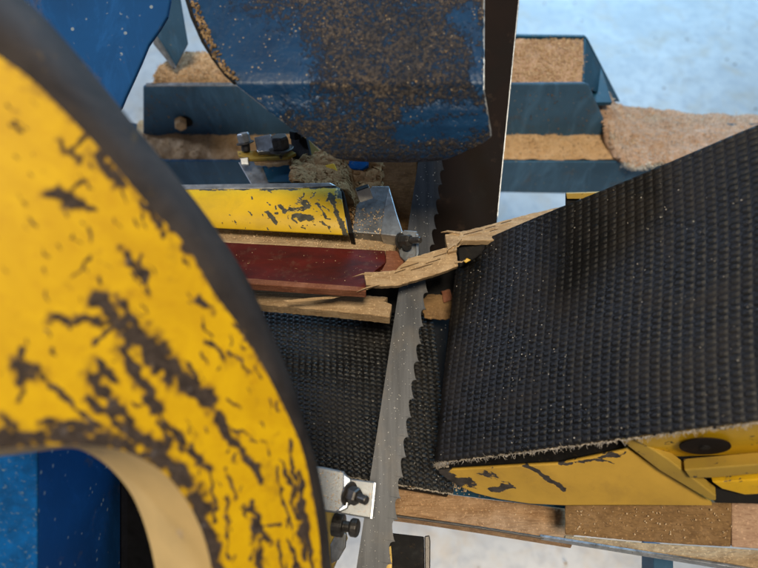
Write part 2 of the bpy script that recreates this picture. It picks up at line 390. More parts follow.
# lower beam
ZL = ZU-.105
YL = on_z(300, 161, ZL).y
lb = root('frame_beam', on_z(380, 160, ZL), 'long navy steel beam under the channel, lower of the two, running behind the blade', 'beam')
a = [on_y(60, 161, YL), on_y(900, 163, YL), on_y(900, 200, YL), on_y(60, 184, YL)]
bm = bmesh.new(); prism_bm(bm, a, [p+Vector((0, .005, 0)) for p in a]); link('front_flange', frombm(bm, 'f'), M['blue_slate'], lb, bevel=.001)
p0, p1 = on_y(60, 161, YL), on_y(900, 161, YL)
bm = bmesh.new(); box_bm(bm, Vector(((p0.x+p1.x)/2, YL+.050, ZL-.010)), Vector(((p1.x-p0.x)/2, 0, 0)), Vector((0, .044, 0)), Vector((0, 0, .004)))
link('web', frombm(bm, 'w'), M['blue_dark'], lb)
def low(x, v):
    p = on_y(x, 161.5, YL+.004); p = p+Vector((0, .092*v, 0)); p.z = ZL-.001+.004*noise.noise(Vector((x*.08, v*3, 4)))+.010*math.sin(math.pi*v)**.5; return p
o = rows_obj('sawdust', 130, 640, low, 420, 40, M['sawdust'], .003, 3); tag(o, 'orange sawdust strip lying along the lower navy beam', 'sawdust', kind='stuff')
# spilled pile on the right with fringe
def spill(x, v):
    top = interp([(588, 75), (598, 81), (606, 91), (613, 103), (622, 109), (640, 111), (700, 117), (800, 119)], x)+1.1*noise.noise(Vector((x*.3, 1, 1)))+1.2*noise.noise(Vector((x*.9, 3, 1)))
    bot = interp([(588, 146), (600, 158), (618, 165), (632, 168), (660, 163), (800, 158)], x)+3.0*noise.noise(Vector((x*.16, 5, 1)))+2.2*noise.noise(Vector((x*.55, 8, 1)))
    tt = max(0, 1-(x-588)/70); d0 = interp([(588, .918), (606, .935), (613, .955), (640, .99), (800, 1.01)], x); d1 = interp([(588, .915), (612, .91), (800, .905)], x)
    hump = abs(math.sin(math.pi*v))**.8*(.005+.010*(1-tt))
    return P(x-2+25*v**1.15*tt**1.5, top+(bot-top)*v, d0+(d1-d0)*v-hump)
o = rows_obj('sawdust', 589, 800, spill, 420, 130, M['sawdust_pale'], .0045, 4, sc=1.1); tag(o, 'shaggy pale sawdust pile spilling out beside the open channel end', 'sawdust', kind='stuff')
m = o.modifiers.new('solid', 'SOLIDIFY'); m.thickness = .006; m.offset = -1

def flakes(name, pts, label, mat, size=(.0015, .004), thin=.25, curl=False, cat='sawdust'):
    """many little chips as one countless mass; pts = list of (point, normal)"""
    vs, fs = [], []
    for p, n in pts:
        a, b, n = basis(n); t = random.uniform(0, 6.28); a, b = a*math.cos(t)+b*math.sin(t), b*math.cos(t)-a*math.sin(t)
        L = random.uniform(*size); W = L*random.uniform(thin*.6, thin*1.6); up = n*random.uniform(.1, .6)*W+n*.0003
        tilt = n*random.uniform(-.4, .5)*L
        k = len(vs)
        for q in (-a*L-b*W, a*L-b*W+tilt, a*L+b*W+tilt, -a*L+b*W): vs.append(p+q*.5+up)
        for q in (-a*L*.8-b*W*.8, a*L*.8-b*W*.8+tilt, a*L*.8+b*W*.8+tilt, -a*L*.8+b*W*.8): vs.append(p+q*.5+up+n*W*.4)
        fs += [(k, k+1, k+2, k+3), (k+7, k+6, k+5, k+4), (k, k+4, k+5, k+1), (k+1, k+5, k+6, k+2), (k+2, k+6, k+7, k+3), (k+3, k+7, k+4, k)]
    me = bpy.data.meshes.new(name); me.from_pydata([tuple(v) for v in vs], [], fs)
    return tag(link(name, me, mat), label, cat, kind='stuff')
def fibres(name, starts, label, mat, L=.012, r=.00035, parent=None):
    cu = bmesh.new()
    for p, d in starts:
        a, b, n = basis(d); q = p.copy(); d = d.normalized(); rings = []
        kk = 7; ax = Vector((random.gauss(0, 1), random.gauss(0, 1), random.gauss(0, 1))).normalized(); l = L*random.uniform(.4, 1.3)
        for i in range(kk):
            rr = r*(1-.6*i/kk); a, b, _ = basis(d)
            rings.append([cu.verts.new(q+(a*math.cos(t)+b*math.sin(t))*rr) for t in (0, 2.09, 4.19)])
            q = q+d*l/kk; d = (Matrix.Rotation(random.uniform(.1, .5), 3, ax) @ d)
        for i in range(kk-1):
            for j in range(3): cu.faces.new((rings[i][j], rings[i][(j+1) % 3], rings[i+1][(j+1) % 3], rings[i+1][j]))
    return tag(link(name, frombm(cu, name), mat, parent), label, 'sawdust', kind='stuff')
flakes('sawdust', floorchips(), 'loose chips scattered over the pale concrete floor', M['flake_dark'], (.003, .012), .5)
st = []
for i in range(4200):
    x = random.uniform(592, 790); v = random.choice([random.uniform(0, .25), random.random()])
    p = spill(x, v); st.append((p-F_*.004, Vector((random.gauss(0, 1), random.gauss(-.4, 1), random.gauss(.4, 1)))))
for i in range(200):
    x = random.uniform(615, 662); p = spill(x, .97); st.append((p-F_*.006, Vector((random.gauss(-.3, .6), -.8, random.gauss(-.8, .4)))))
for i in range(900):
    x = random.uniform(612, 790); p = spill(x, random.uniform(.93, 1)); st.append((p, Vector((random.gauss(0, .8), -.5, random.gauss(-.6, .5)))))
fibres('wood_fibres', st, 'curly pale wood fibres sticking out of the spilled sawdust pile', M['speck'], .011, .0005)
pts = []
for i in range(9000):
    x = random.uniform(590, 790); p = spill(x, random.random()); pts.append((p, Vector((random.gauss(0, .5), -.6, .7))))
flakes('sawdust', pts, 'loose grains and chips over the spilled sawdust pile', M['flake'], (.0008, .0032), .5)
pts = []
for i in range(2600):
    x = random.uniform(150, 248); pts.append((heap(x, random.random())+Vector((0, 0, .001)), Vector((random.gauss(0, .4), -.3, 1))))
    x = random.uniform(500, 583); pts.append((heap2(x, random.random())+Vector((0, 0, .001)), Vector((random.gauss(0, .4), -.3, 1))))
    x = random.uniform(130, 640); pts.append((low(x, random.random()*.6)+Vector((0, 0, .001)), Vector((random.gauss(0, .4), -.3, 1))))
flakes('sawdust', pts, 'loose grains of sawdust over the two rear beams', M['flake'], (.0008, .0028), .5)
pts = []
for i in range(150):
    x = random.choice([random.uniform(146, 250), random.uniform(515, 590)]); pts.append((on_y(x, random.uniform(90, 134), YU)-Vector((0, .0006, 0)), Vector((0, -1, .1))))
pts = [q for q in pts if q[0].x < on_y(600, 120, YU).x]
flakes('sawdust', pts, 'few crumbs stuck on the front of the channel beam', M['flake_dark'], (.0008, .0025), .5)
st = []
for i in range(500):
    x = random.uniform(512, 583); p = heap2(x, random.random()); st.append((p, Vector((random.gauss(0, 1), random.gauss(0, 1), .5))))
fibres('wood_fibres', st, 'short fibres on the sawdust in the right channel end', M['flake'], .008, .0004)

st = []
for i in range(500):
    x = random.uniform(152, 246); p = heap(x, random.random()); st.append((p, Vector((random.gauss(0, 1), random.gauss(0, 1), .5))))
fibres('wood_fibres', st, 'short fibres on the sawdust at the far left channel end', M['flake'], .007, .0004)
# ------------------------------------------------------------------ blue housing behind the wheel
# two folded facets: brighter blue imitates light on the left, deeper blue shades the right
HW = [(-160, -120, .475), (170, -120, .475), (170, 0, .475), (167, 16, .475), (160, 28, .475), (148, 45, .475), (141, 62, .475), (133, 80, .475), (126, 95, .475), (121, 107, .475), (96, 140, .475), (90, 300, .475)]
hs = saw = root('band_saw', P(150, 560, .4), 'band saw with big chipped yellow wheel, blue housing and long grey toothed blade', 'band saw')
bm = bmesh.new(); fr = [P(x, y, d) for x, y, d in HW]+[P(-160, 300, .475)]
prism_bm(bm, fr, [p+F_*.005 for p in fr]); hs = link('wheel_housing', frombm(bm, 'u'), M['blue_deep'], saw, bevel=.0015)
fr = [P(-160, 405, .40), P(37, 405, .40), P(37, 640, .40), P(-160, 640, .40)]
bm = bmesh.new(); prism_bm(bm, fr, [p+F_*.005 for p in fr]); link('front_panel', frombm(bm, 'p'), M['blue_bright'], hs, bevel=.001)
fr = [P(37.6, 405, .40), P(118, 405, .53), P(118, 640, .53), P(37.6, 640, .40)]
bm = bmesh.new(); prism_bm(bm, fr, [p+F_*.005 for p in fr]); link('side_panel', frombm(bm, 's'), M['blue_deep'], hs, bevel=.001)
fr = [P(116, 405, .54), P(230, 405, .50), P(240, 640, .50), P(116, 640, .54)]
bm = bmesh.new(); prism_bm(bm, fr, [p+F_*.005 for p in fr]); link('inner_shade', frombm(bm, 's'), M['void'], hs)  # black sheet stands in for the shade inside the housing

# ------------------------------------------------------------------ yellow wheel (foreground)
WP = Plane((0, 55, .235), (0, 568, .245), (320, 568, .33))
outer = [(-70, 6), (0, 57), (34, 82), (81, 129), (110, 160), (144, 200), (187, 247), (212, 290), (240, 328), (264, 368), (290, 420), (303, 452), (312, 492), (318.5, 531), (322, 575), (323, 640)]
back = [(-70, -80), (26, 0), (69, 45), (103, 86), (144, 137), (191, 195), (220, 235), (249, 282), (275, 341), (294, 387), (305, 425), (316, 462), (325, 511), (330.5, 568), (332, 600), (333, 640)]
inner = [(-120, 470), (-60, 454), (0, 449), (40, 446), (75, 445), (105, 447), (132, 454), (160, 470), (182, 494), (198, 522), (207, 548), (212, 575), (216, 640)]
iback = [(-120, 474), (-60, 460), (0, 456), (40, 451), (72, 448), (92, 455), (112, 470), (130, 492), (141, 515), (149, 540), (154, 562), (158, 585), (166, 640)]
N = 460; O = resample(outer, N); B = resample(back, N); I = resample(inner, N); IB = resample(iback, N)
segs = [(50, 318, 125, 322, 5), (95, 300, 150, 350, 8), (118, 300, 150, 345, 6), (125, 330, 175, 380, 10), (150, 345, 210, 400, 8), (180, 372, 232, 440, 5), (225, 430, 262, 480, 3),
        (50, 195, 80, 205, 7), (122, 250, 145, 278, 5), (140, 255, 150, 290, 2.5), (60, 190, 95, 210, 3), (15, 365, 35, 370, 8), (20, 350, 20, 400, 4),
        (5, 415, 20, 440, 6), (0, 436, 75, 438, 12), (75, 436, 150, 442, 9), (40, 420, 90, 428, 5), (90, 375, 130, 425, 8), (120, 350, 160, 410, 7), (145, 400, 170, 440, 4), (95, 360, 115, 380, 5),
        (150, 445, 200, 500, 8), (200, 500, 218, 575, 9), (160, 415, 190, 450, 4), (175, 440, 210, 470, 5), (40, 375, 100, 430, 2.2), (105, 440, 180, 470, 6),
        (168, 225, 188, 243, 3), (186, 244, 202, 262, 5), (196, 300, 212, 312, 4), (198, 295, 205, 305, 3), (205, 340, 225, 360, 2.2), (185, 360, 200, 380, 2.5), (235, 325, 260, 352, 2.5),
        (118, 120, 120, 150, 2), (60, 145, 78, 160, 5), (64, 155, 85, 138, 3), (100, 155, 112, 175, 5), (100, 160, 120, 185, 6), (85, 180, 70, 190, 2), (140, 200, 165, 235, 3),
        (228, 400, 240, 410, 2), (262, 440, 270, 455, 1.6), (236, 430, 256, 440, 1.5), (290, 440, 296, 500, 2), (286, 470, 300, 520, 2.5), (300, 470, 304, 560, 3), (300, 500, 315, 575, 3),
        (250, 520, 262, 575, 4), (252, 505, 264, 535, 4), (264, 530, 272, 545, 2), (262, 528, 280, 524, 1.2), (288, 540, 300, 575, 2), (275, 470, 293, 530, 1.4), (226, 470, 236, 500, 2), (225, 500, 230, 560, 2),
        (210, 470, 216, 520, 2), (275, 540, 285, 575, 1.5), (230, 352, 250, 372, 2), (90, 260, 70, 280, 2), (128, 318, 90, 345, 2)]

def wf(u, v):
    k = round(u*(N-1)); q = O[k]*(1-v)+I[k]*v
    x, y = q; wx, wy = warp(x, y); w = marks(wx, wy, segs)
    e = min(v, 1.0)
    w = max(w, .5*max(0, 1-v/.04))*(.75+.5*noise.noise(Vector((x/9, y/9, 0))))
    w = max(w, .34*max(0, noise.noise(Vector((x/26, y/34, 7)))+.08))
    return WP(x, y), w
for _ in range(120):   # scratches that follow the rim
    k = random.randrange(60, N-20); t_ = random.random()**1.5*.75+.04; L_ = random.randint(2, 9); a_ = O[k]*(1-t_)+I[k]*t_; b_ = O[min(N-1, k+L_)]*(1-t_-.01)+I[min(N-1, k+L_)]*(t_+.01)
    segs.append((a_[0], a_[1], b_[0]+random.gauss(0, 2), b_[1]+random.gauss(0, 2), random.uniform(.5, 1.3)))
segs += [(186, 378, 226, 424, 5), (224, 422, 250, 458, 4), (248, 455, 264, 484, 3), (140, 335, 185, 385, 12), (60, 196, 74, 206, 8), (18, 366, 34, 372, 10), (100, 160, 112, 172, 7), (256, 520, 262, 560, 5), (100, 300, 160, 365, 9), (130, 330, 190, 390, 9), (120, 310, 128, 345, 9), (185, 380, 240, 448, 4), (0, 440, 90, 438, 14), (90, 436, 160, 446, 11), (150, 446, 196, 492, 10), (194, 490, 214, 560, 9), (90, 400, 140, 440, 6)]
wl = grid('wheel', wf, N, 190, M['yellow_wheel'], saw)
def rf(u, v):
    k = round(u*(N-1)); a = WP(*O[k]); b = WP(*B[k], back=.028); p = a.lerp(b, v); p = p - WP.n*.006*math.sin(math.pi*v); return p, 0
grid('rim', rf, N, 24, M['rim'], wl)
def inf(u, v):
    k = round(u*(N-1)); a = WP(*I[k]); b = WP(*IB[k], back=.045); return a.lerp(b, v), 0
grid('window_wall', inf, N, 24, M['cream'], wl)
def bk(u, v):
    k = round(u*(N-1)); a = WP(*B[k], back=.028); b = WP(*IB[k], back=.045); return a.lerp(b, v), 0
grid('back_face', bk, N, 6, M['rim'], wl)

# ------------------------------------------------------------------ blue chute
CL = [(-90, 165), (0, 189), (20, 196), (45, 207), (62, 216), (75, 226), (84, 237), (92, 247), (110, 270), (134, 302), (150, 326), (155, 335), (157.5, 350), (159, 375)]
CR = [(-90, 484), (0, 483), (90, 482.5), (110, 486), (130, 489.5), (136.5, 490), (140, 484), (145, 474), (152, 458), (157, 444), (159, 410)]
CDp = [(-90, .455), (0, .435), (75, .42), (84, .419), (95, .423), (110, .427), (125, .433), (140, .442), (150, .450), (155, .456), (159, .464)]
def chp(x, y): return P(x, y, interp(CDp, y))
dirtsegs = [(360, 5, 480, 70, 70), (330, 70, 470, 90, 38), (300, -20, 480, -20, 60), (330, 145, 480, 128, 22), (300, 115, 400, 120, 22)]
cleans = [(400, 132, 440, 128, 6), (430, 130, 485, 118, 8), (405, 112, 480, 108, 5), (460, 20, 478, 40, 8), (250, 60, 290, 80, 25), (470, 10, 480, 90, 4)]
def ch(u, v):
    t = u; y = -90+249*(t if t < .5 else t); x0, x1 = interp(CL, y), interp(CR, y); x = x0+(x1-x0)*v
    wx, wy = warp(x, y, 1.3); d = max(0, marks(wx, wy, dirtsegs)); c = max(0, marks(wx, wy, cleans)); w = min(.55, .23+.5*d)-.30*c-(.10 if x < 300 and y < 84 else 0)
    if y > 90: w -= .04
    p = chp(x, y); k = noise.fractal(Vector((p.x*260, p.z*260, 1)), 1, 2, 4)*.0011*max(0, w+.1)
    return p-F_*k, w
cr = root('chute', chp(380, 158), 'blue sheet metal chute caked with brown sawdust hanging over the blade', 'chute')
grid('chute_panel', ch, 330, 360, M['chute'], cr, thick=-.003)
# right raw edge and left folded flange
def strip_mesh(name, a, b, thick, mat, parent, bevel=0):
    bm = bmesh.new(); f = a+b[::-1]
    k = len(a); A = [bm.verts.new(p) for p in a]; Bv = [bm.verts.new(p) for p in b]
    A2 = [bm.verts.new(p+thick) for p in a]; B2 = [bm.verts.new(p+thick) for p in b]
    for i in range(k-1):
        bm.faces.new((A[i], A[i+1], Bv[i+1], Bv[i])); bm.faces.new((A2[i], B2[i], B2[i+1], A2[i+1]))
        bm.faces.new((A[i], A2[i], A2[i+1], A[i+1])); bm.faces.new((Bv[i], Bv[i+1], B2[i+1], B2[i]))
    bm.faces.new((A[0], Bv[0], B2[0], A2[0])); bm.faces.new((A[-1], A2[-1], B2[-1], Bv[-1]))
    return link(name, frombm(bm, name), mat, parent)
ys = [-90, -30, 0, 30, 60, 90, 100, 110, 120, 130, 136]
strip_mesh('edge_strip', [chp(interp(CR, y)-.3, y)-F_*.0008 for y in ys], [chp(interp(CR, y)+1.6, y)-F_*.0008 for y in ys], F_*.004, M['edge'], cr)
ys = [-90, -40, 0, 20, 45, 62, 75, 84]
strip_mesh('side_flange', [chp(interp(CL, y)-3-1*math.sin(y), y)-F_*.004 for y in ys], [chp(interp(CL, y)+9, y)-F_*.001 for y in ys], F_*.006, M['black'], cr)
ys = [84, 92, 110, 130, 145, 152]
strip_mesh('lip', [chp(interp(CL, y)-2, y) for y in ys], [chp(interp(CL, y)+1, y)-F_*.0005 for y in ys], F_*.003, M['edge'], cr)
pts = []
for i in range(5200):
    y = random.uniform(-20, 156); x = random.uniform(interp(CL, y)+6, interp(CR, y)-4); d = marks(x, y, dirtsegs); c = marks(x, y, cleans)
    if random.random() < .10+1.1*max(0, d-.35)-.8*c and not (y > 95 and random.random() < .6):
        pts.append((chp(x, y)-F_*.001, -F_+U_*random.uniform(-.3, .3)))
flakes('sawdust', pts[::2], 'brown sawdust crumbs stuck all over the blue chute', M['flake_dark'], (.0008, .0026), .5)
flakes('sawdust', pts[1::2], 'pale tan sawdust granules dotted over the blue chute', M['flake_mid'], (.0006, .0020), .6)
pts = []
for i in range(160):
    y = random.uniform(5, 82); pts.append((chp(interp(CL, y)+random.uniform(1, 9), y)-F_*.003, -F_))
flakes('sawdust', pts, 'loose chips lodged along the left fold of the chute', M['flake_dark'], (.001, .003), .6)

# ------------------------------------------------------------------ dark upright right of the blade
dp = Plane((380, 160, .70), (510, 160, .66), (440, 250, .68))
dk = root('steel_upright', dp(470, 240), 'tall brown black steel plate standing behind the saw blade', 'plate')
slab('plate', [(372, 120), (484, 120), (484, -40), (521.5, -40), (519, 0), (499, 200), (496, 224), (470, 262), (372, 262)], dp, .012, M['brown_steel'], dk, .0012)
slab('bright_edge', [(520.6, -40), (521.6, -40), (519.3, 0), (499.4, 200), (497.8, 218), (497.2, 216), (498.7, 200), (518.4, 0)], Plane((380, 160, .699), (510, 160, .659), (440, 250, .679)), .002, M['edge'], dk, 0)
slab('rib', [(372, 140), (418, 140), (414, 255), (372, 255)], Plane((380, 160, .682), (510, 160, .662), (440, 250, .67)), .006, M['wood_dark'], dk, .001)

# ------------------------------------------------------------------ saw blade
def inv(y): return 1/(1/.64+(1/.50-1/.64)*(y-160)/408)
Ltab = [(60, 433), (158, 417.5), (240, 404.5), (290, 395.5), (340, 386), (400, 376), (450, 368.5), (500, 362), (568, 353.5), (700, 337)]
La, Lb = P(427.5, 100, inv(100)), P(345.5, 640, inv(640))
bdir = (Lb-La).normalized(); across = (P(444, 160, inv(160))-P(418, 160, inv(160))); across = (across-bdir*across.dot(bdir)).normalized()
BL = (Lb-La).length; BW = .0275; pitch = .0185
top = []; n = int(BL/pitch)
for i in range(n):
    s0 = i*pitch
    for t, h in ((0, 0.0), (.03, -.0028), (.10, -.0042), (.24, -.0047), (.42, -.0042), (.60, -.0033), (.78, -.0022), (.92, -.0012), (.985, -.0001)):
        top.append((s0+t*pitch, BW+.0035+h))
nn = across.cross(bdir).normalized()
bm = bmesh.new(); rows = []
for j, (s_, h) in enumerate(top):
    k = (j//9) % 3-1; line = []
    for w_, st_ in ((0, 0), (BW-.0085, 0), (min(h, BW-.0045+0*h), .15), (h, 1)):
        off = nn*(.00025*k*st_*max(0, (h-(BW-.003))/.0065))
        line.append((La+bdir*s_+across*w_+off, ))
    rows.append([[bm.verts.new(p[0]-nn*.0006), bm.verts.new(p[0]+nn*.0006)] for p in line])
for a_, b_ in zip(rows, rows[1:]):
    for c in range(3):
        bm.faces.new((a_[c][0], b_[c][0], b_[c+1][0], a_[c+1][0])); bm.faces.new((b_[c][1], a_[c][1], a_[c+1][1], b_[c+1][1]))
    bm.faces.new((a_[3][0], b_[3][0], b_[3][1], a_[3][1])); bm.faces.new((b_[0][0], a_[0][0], a_[0][1], b_[0][1]))
link('blade', frombm(bm, 'blade'), M['blade'], saw)

# ------------------------------------------------------------------ belts
def belt_fn(A, Bv, D, Cc, pu, pv, h, nose=0, amp=1.0):
    pass
def beltmesh(name, A, u, v, Lu, Lv, nrm, pu, pv, h, nu, nv, mat, parent, nose=0.0, wear=.5, thick=.005):
    """u along travel from the nose, v across; the nose bends round a roller of radius nose"""
    vs = np.zeros((nu*nv, 3)); w = np.full(nu*nv, wear); A, u, v, nrm = map(np.array, (A, u, v, nrm))
    arc = nose*math.pi*.8; tot = Lu+arc
    s = np.linspace(-arc, Lu, nu)[:, None]*np.ones((1, nv)); t = np.linspace(0, Lv, nv)[None, :]*np.ones((nu, 1))
    row = np.floor(t/pv); ph = (row % 2)*.5
    cu = np.abs(((s/pu+0.15*np.sin(t*31)) % 1)-.5)*2; cv = np.abs(((t/pv) % 1)-.5)*2; dia = np.clip(1.15-cu*1.0-.35*cv**2, 0, 1)
    rib = np.clip(1.55-1.9*np.abs(cu-.2*cv), 0, 1)*(.15+.85*np.clip(1.5-2.1*cv, 0, 1))
    # coarse irregularity
    rnd = rng.random((int(tot/pu)+4, int(Lv/pv)+4)); hh = rib*h*(.75+.5*rnd[(((s+arc)/pu)+.5).astype(int), ((t/pv)).astype(int)])
    ed = np.minimum(t, Lv-t); hh = hh*np.clip(ed/.002, 0, 1)
    if nose:
        th = np.clip(-s/nose, 0, None); sx = np.where(s < 0, -np.sin(th)*nose, s); sz = np.where(s < 0, -(1-np.cos(th))*nose, 0)
        nx = np.where(s < 0, -np.sin(th), 0); nz = np.where(s < 0, np.cos(th), 1)
    else: sx = s; sz = 0*s; nx = 0*s; nz = 1+0*s
    wob = .0006*np.sin(s*37+t*21)
    fray = (rng.random(nu)-.5)*.0012
    tt = t+np.where(t == 0, fray[:, None], 0)
    pos = A[None, None]+u*(sx+nx*hh)[..., None]+v*tt[..., None]+nrm*(sz+nz*(hh+wob))[..., None]
    idx = np.arange(nu*nv).reshape(nu, nv); f = np.stack([idx[:-1, :-1], idx[1:, :-1], idx[1:, 1:], idx[:-1, 1:]], -1).reshape(-1, 4)
    me = bpy.data.meshes.new(name); me.from_pydata(pos.reshape(-1, 3).tolist(), [], f.tolist())
    wv = np.clip(1-(s+arc)/(tot*.45), .12, 1)*wear*2; at = me.attributes.new('wear', 'FLOAT', 'POINT'); at.data.foreach_set('value', np.clip(wv, 0, 1).ravel())
    o = link(name, me, mat, parent)
    m = o.modifiers.new('solid', 'SOLIDIFY'); m.thickness = thick; m.offset = 0
    return o
A = P(440, 461.5, .543); Bp = P(800, 415, .36); D = P(462, 250, .60)
u = (Bp-A).normalized(); v = (D-A).normalized(); nr = u.cross(v).normalized()
if nr.dot(F_) > 0: nr = -nr
vv = (v-u*0).normalized()
rc = root('feed_conveyor', A+nr*-.05, 'black rough rubber belt conveyor with yellow side frame on the right', 'conveyor')
beltmesh('belt', A+u*.005, u, vv, .345, (D-A).length, nr, .0078, .0052, .0007, 640, 500, M['rubber'], rc, nose=.017, wear=.5)
# frayed pale edge cord along the near belt edge
def cord(path, r, mat, name, parent, jit=.0006, seg=6):
    bm = bmesh.new(); rings = []
    for i, p in enumerate(path):
        d = (path[min(i+1, len(path)-1)]-path[max(i-1, 0)]); a, b, _ = basis(d); q = p+Vector([random.gauss(0, jit) for _ in range(3)]); rr = r*random.uniform(.45, 1.5)
        rings.append([bm.verts.new(q+(a*math.cos(6.283*k/seg)+b*math.sin(6.283*k/seg))*rr) for k in range(seg)])
    for i in range(len(rings)-1):
        for k in range(seg): bm.faces.new((rings[i][k], rings[i][(k+1) % seg], rings[i+1][(k+1) % seg], rings[i+1][k]))
    return link(name, frombm(bm, name), mat, parent, smooth=True)
path = [A+u*(.012+.33*i/260)-vv*.0012-nr*.001 for i in range(261)]
cord(path, .0007, M['cord_edge'], 'frayed_edge', rc)
path = [A+u*(.012-math.sin(t)*.018)-nr*((1-math.cos(t))*.018)-vv*.002 for t in [i*.05 for i in range(36)]]
cord(path, .0013, M['cord_edge'], 'torn_corner', rc, .0009)
st = []
for i in range(420):
    q_ = A+u*random.uniform(.0, .33)-vv*.001; st.append((q_, -vv+Vector((random.gauss(0, .8), random.gauss(0, .8), random.gauss(0, .8)))))
for i in range(420):
    t = random.uniform(0, 1.8); q_ = A+u*(.005-math.sin(t)*.018)-nr*((1-math.cos(t))*.018)-vv*.001; st.append((q_, -vv*.6+Vector((random.gauss(0, .9), random.gauss(0, .9), random.gauss(0, .9)))))
def hairs(name, st, mat, L, r_, par):
    o = fibres(name, st, None, mat, L, r_); 
    for k_ in ('category',):
        if k_ in o: del o[k_]
    o.location = o.location-wloc(par); o.parent = par; return o
hairs('frayed_threads', st, M['cord_edge'], .0055, .00022, rc)
# roller inside the nose
lathe('nose_roller', A+u*.014-nr*.0185+vv*.004, vv, [(.0125, 0), (.0125, (D-A).length-.01)], M['steel_dark'], rc, smooth=False)
# yellow frame on the near side
fp = Plane((450, 470, .556), (720, 500, .47), (620, 440, .475))
def fw(x, y):
    w = 0.0
    if x < 520: w = .30*(1-(x-440)/80)
    return w
def outl(y_top, y_bot): pass
TOPY = [(440, 468), (455, 467), (530, 462.5), (560, 461), (622, 448), (627, 446), (711, 499), (760, 499)]
BOTY = [(440, 470), (447, 475), (460, 483), (476, 490), (500, 496), (530, 500.5), (565, 502), (712, 501.5)]
def yf(uu, v_):
    x = 440+(711-440)*uu; y = interp(TOPY, x)+(interp(BOTY, x)-interp(TOPY, x))*v_
    return fp(x, y), max(fw(x, y), marks(*warp(x, y, .4), [(520, 458, 565, 486, 1.8), (492, 486, 516, 484, 3), (560, 461, 625, 450, 2), (586, 456, 616, 460, 1.5), (440, 470, 470, 480, 8)])*.55)
grid('nose_plate', yf, 260, 50, M['yellow_frame'], rc, thick=.004)
slab('side_skirt', [(445, 455), (530, 447), (620, 432), (800, 407), (800, 455), (640, 455), (560, 470), (445, 474)], Plane((450, 470, .562), (720, 500, .476), (620, 440, .483)), .004, M['black'], rc, 0)
# rib of the frame and the rear plate with its big washer
slab('frame_rib', [(621, 441), (634, 438), (640, 441), (668, 459), (716, 496), (716, 501), (709, 500), (660, 471)], Plane((620, 440, .462), (720, 500, .455), (700, 440, .43)), .010, M['yellow_dull'], rc, .0012)
tp = Plane((640, 440, .445), (758, 430, .40), (700, 457, .458))
slab('side_plate', [(636, 441), (642, 436), (760, 421), (800, 417), (800, 450), (760, 454), (668, 457)], tp, .006, M['yellow'], rc, .001)
w0 = tp(704, 442)
lathe('washer', w0-tp.n*.0025, -tp.n, [(.0175, 0), (.0175, .0015)], M['brown_steel'], rc, seg=40, bevel=.0003)
lathe('bolt_head', w0-tp.n*.004, -tp.n, [(.004, 0), (.0035, .001)], M['black'], rc, seg=20)
bp = Plane((680, 460, .47), (758, 455, .45), (720, 500, .46))
slab('recess', [(668, 455), (800, 448), (800, 505), (716, 503)], bp, .004, M['black'], rc)  # black slab stands in for the shadow inside the frame recess
fl2 = Plane((690, 470, .445), (758, 465, .42), (720, 480, .44))
slab('ledge', [(684, 470), (800, 461), (800, 470), (712, 478), (690, 478)], fl2, .012, M['yellow_dull'], rc, .001)
slab('ledge', [(712, 482), (750, 480), (800, 477), (800, 492), (745, 495), (722, 489)], Plane((690, 470, .452), (758, 465, .43), (720, 480, .448)), .008, M['yellow'], rc, .001)
# black fixtures at the far edge of the belt
bb = root('belt_scraper', P(470, 262, .58), 'small black steel block wedged at the far corner of the belt', 'block')
slab('block', [(457, 242), (476, 238), (490, 246), (476, 258), (459, 268)], Plane((457, 240, .585), (490, 240, .575), (470, 265, .58)), .03, M['black'], bb, .0015)
slab('tab', [(463.5, 261), (467, 258), (471, 260), (466, 263)], flat(.569), .003, M['yellow'], bb, .0005)
bs = root('edge_bracket', P(595, 205, .52), 'black bracket with pale top lip at the far edge of the belt', 'bracket')
slab('bracket_body', [(566, 196), (622, 193), (650, 200), (600, 240), (566, 226)], Plane((565, 200, .56), (640, 195, .54), (600, 230, .56)), .02, M['black'], bs, .001)
slab('top_lip', [(566, 193.5), (600, 192.5), (628, 190), (620, 195), (600, 199), (567, 199)], Plane((565, 200, .556), (640, 195, .535), (600, 230, .556)), .006, M['yellow_dull'], bs, .0006)

# lower left belt
a0, a1, a2 = P(190, 449, .605), P(500, 501, .575), P(205, 285, .70)
u2 = (a1-a0).normalized(); v2 = (a2-a0).normalized(); n2 = u2.cross(v2).normalized()
if n2.dot(F_) > 0: n2 = -n2
lc = root('outfeed_conveyor', a0, 'lower black ribbed belt conveyor behind the blade', 'conveyor')
beltmesh('belt', a0, u2, v2, .285, .20, n2, .0075, .0052, .0011, 480, 340, M['rubber'], lc, wear=.35)
path = [a0+u2*(.285*i/240)-v2*.001-n2*.001 for i in range(241)]
cord(path, .0010, M['cord_edge'], 'frayed_edge', lc)
q = [a0+v2*.004-n2*.006, a0+u2*.28+v2*.004-n2*.006]
bm = bmesh.new(); box_bm(bm, (q[0]+q[1])/2+U_*.0-n2*.008, (q[1]-q[0])/2, v2*.006, n2*.007)
link('side_rail', frombm(bm, 'r'), M['black'], lc, bevel=.001)
# belt return/bed below, fills the gap beneath the blade
bm = bmesh.new(); box_bm(bm, a0+u2*.17+v2*.12-n2*.03, u2*.17, v2*.1, n2*.012); link('belt_bed', frombm(bm, 'b'), M['black'], lc)
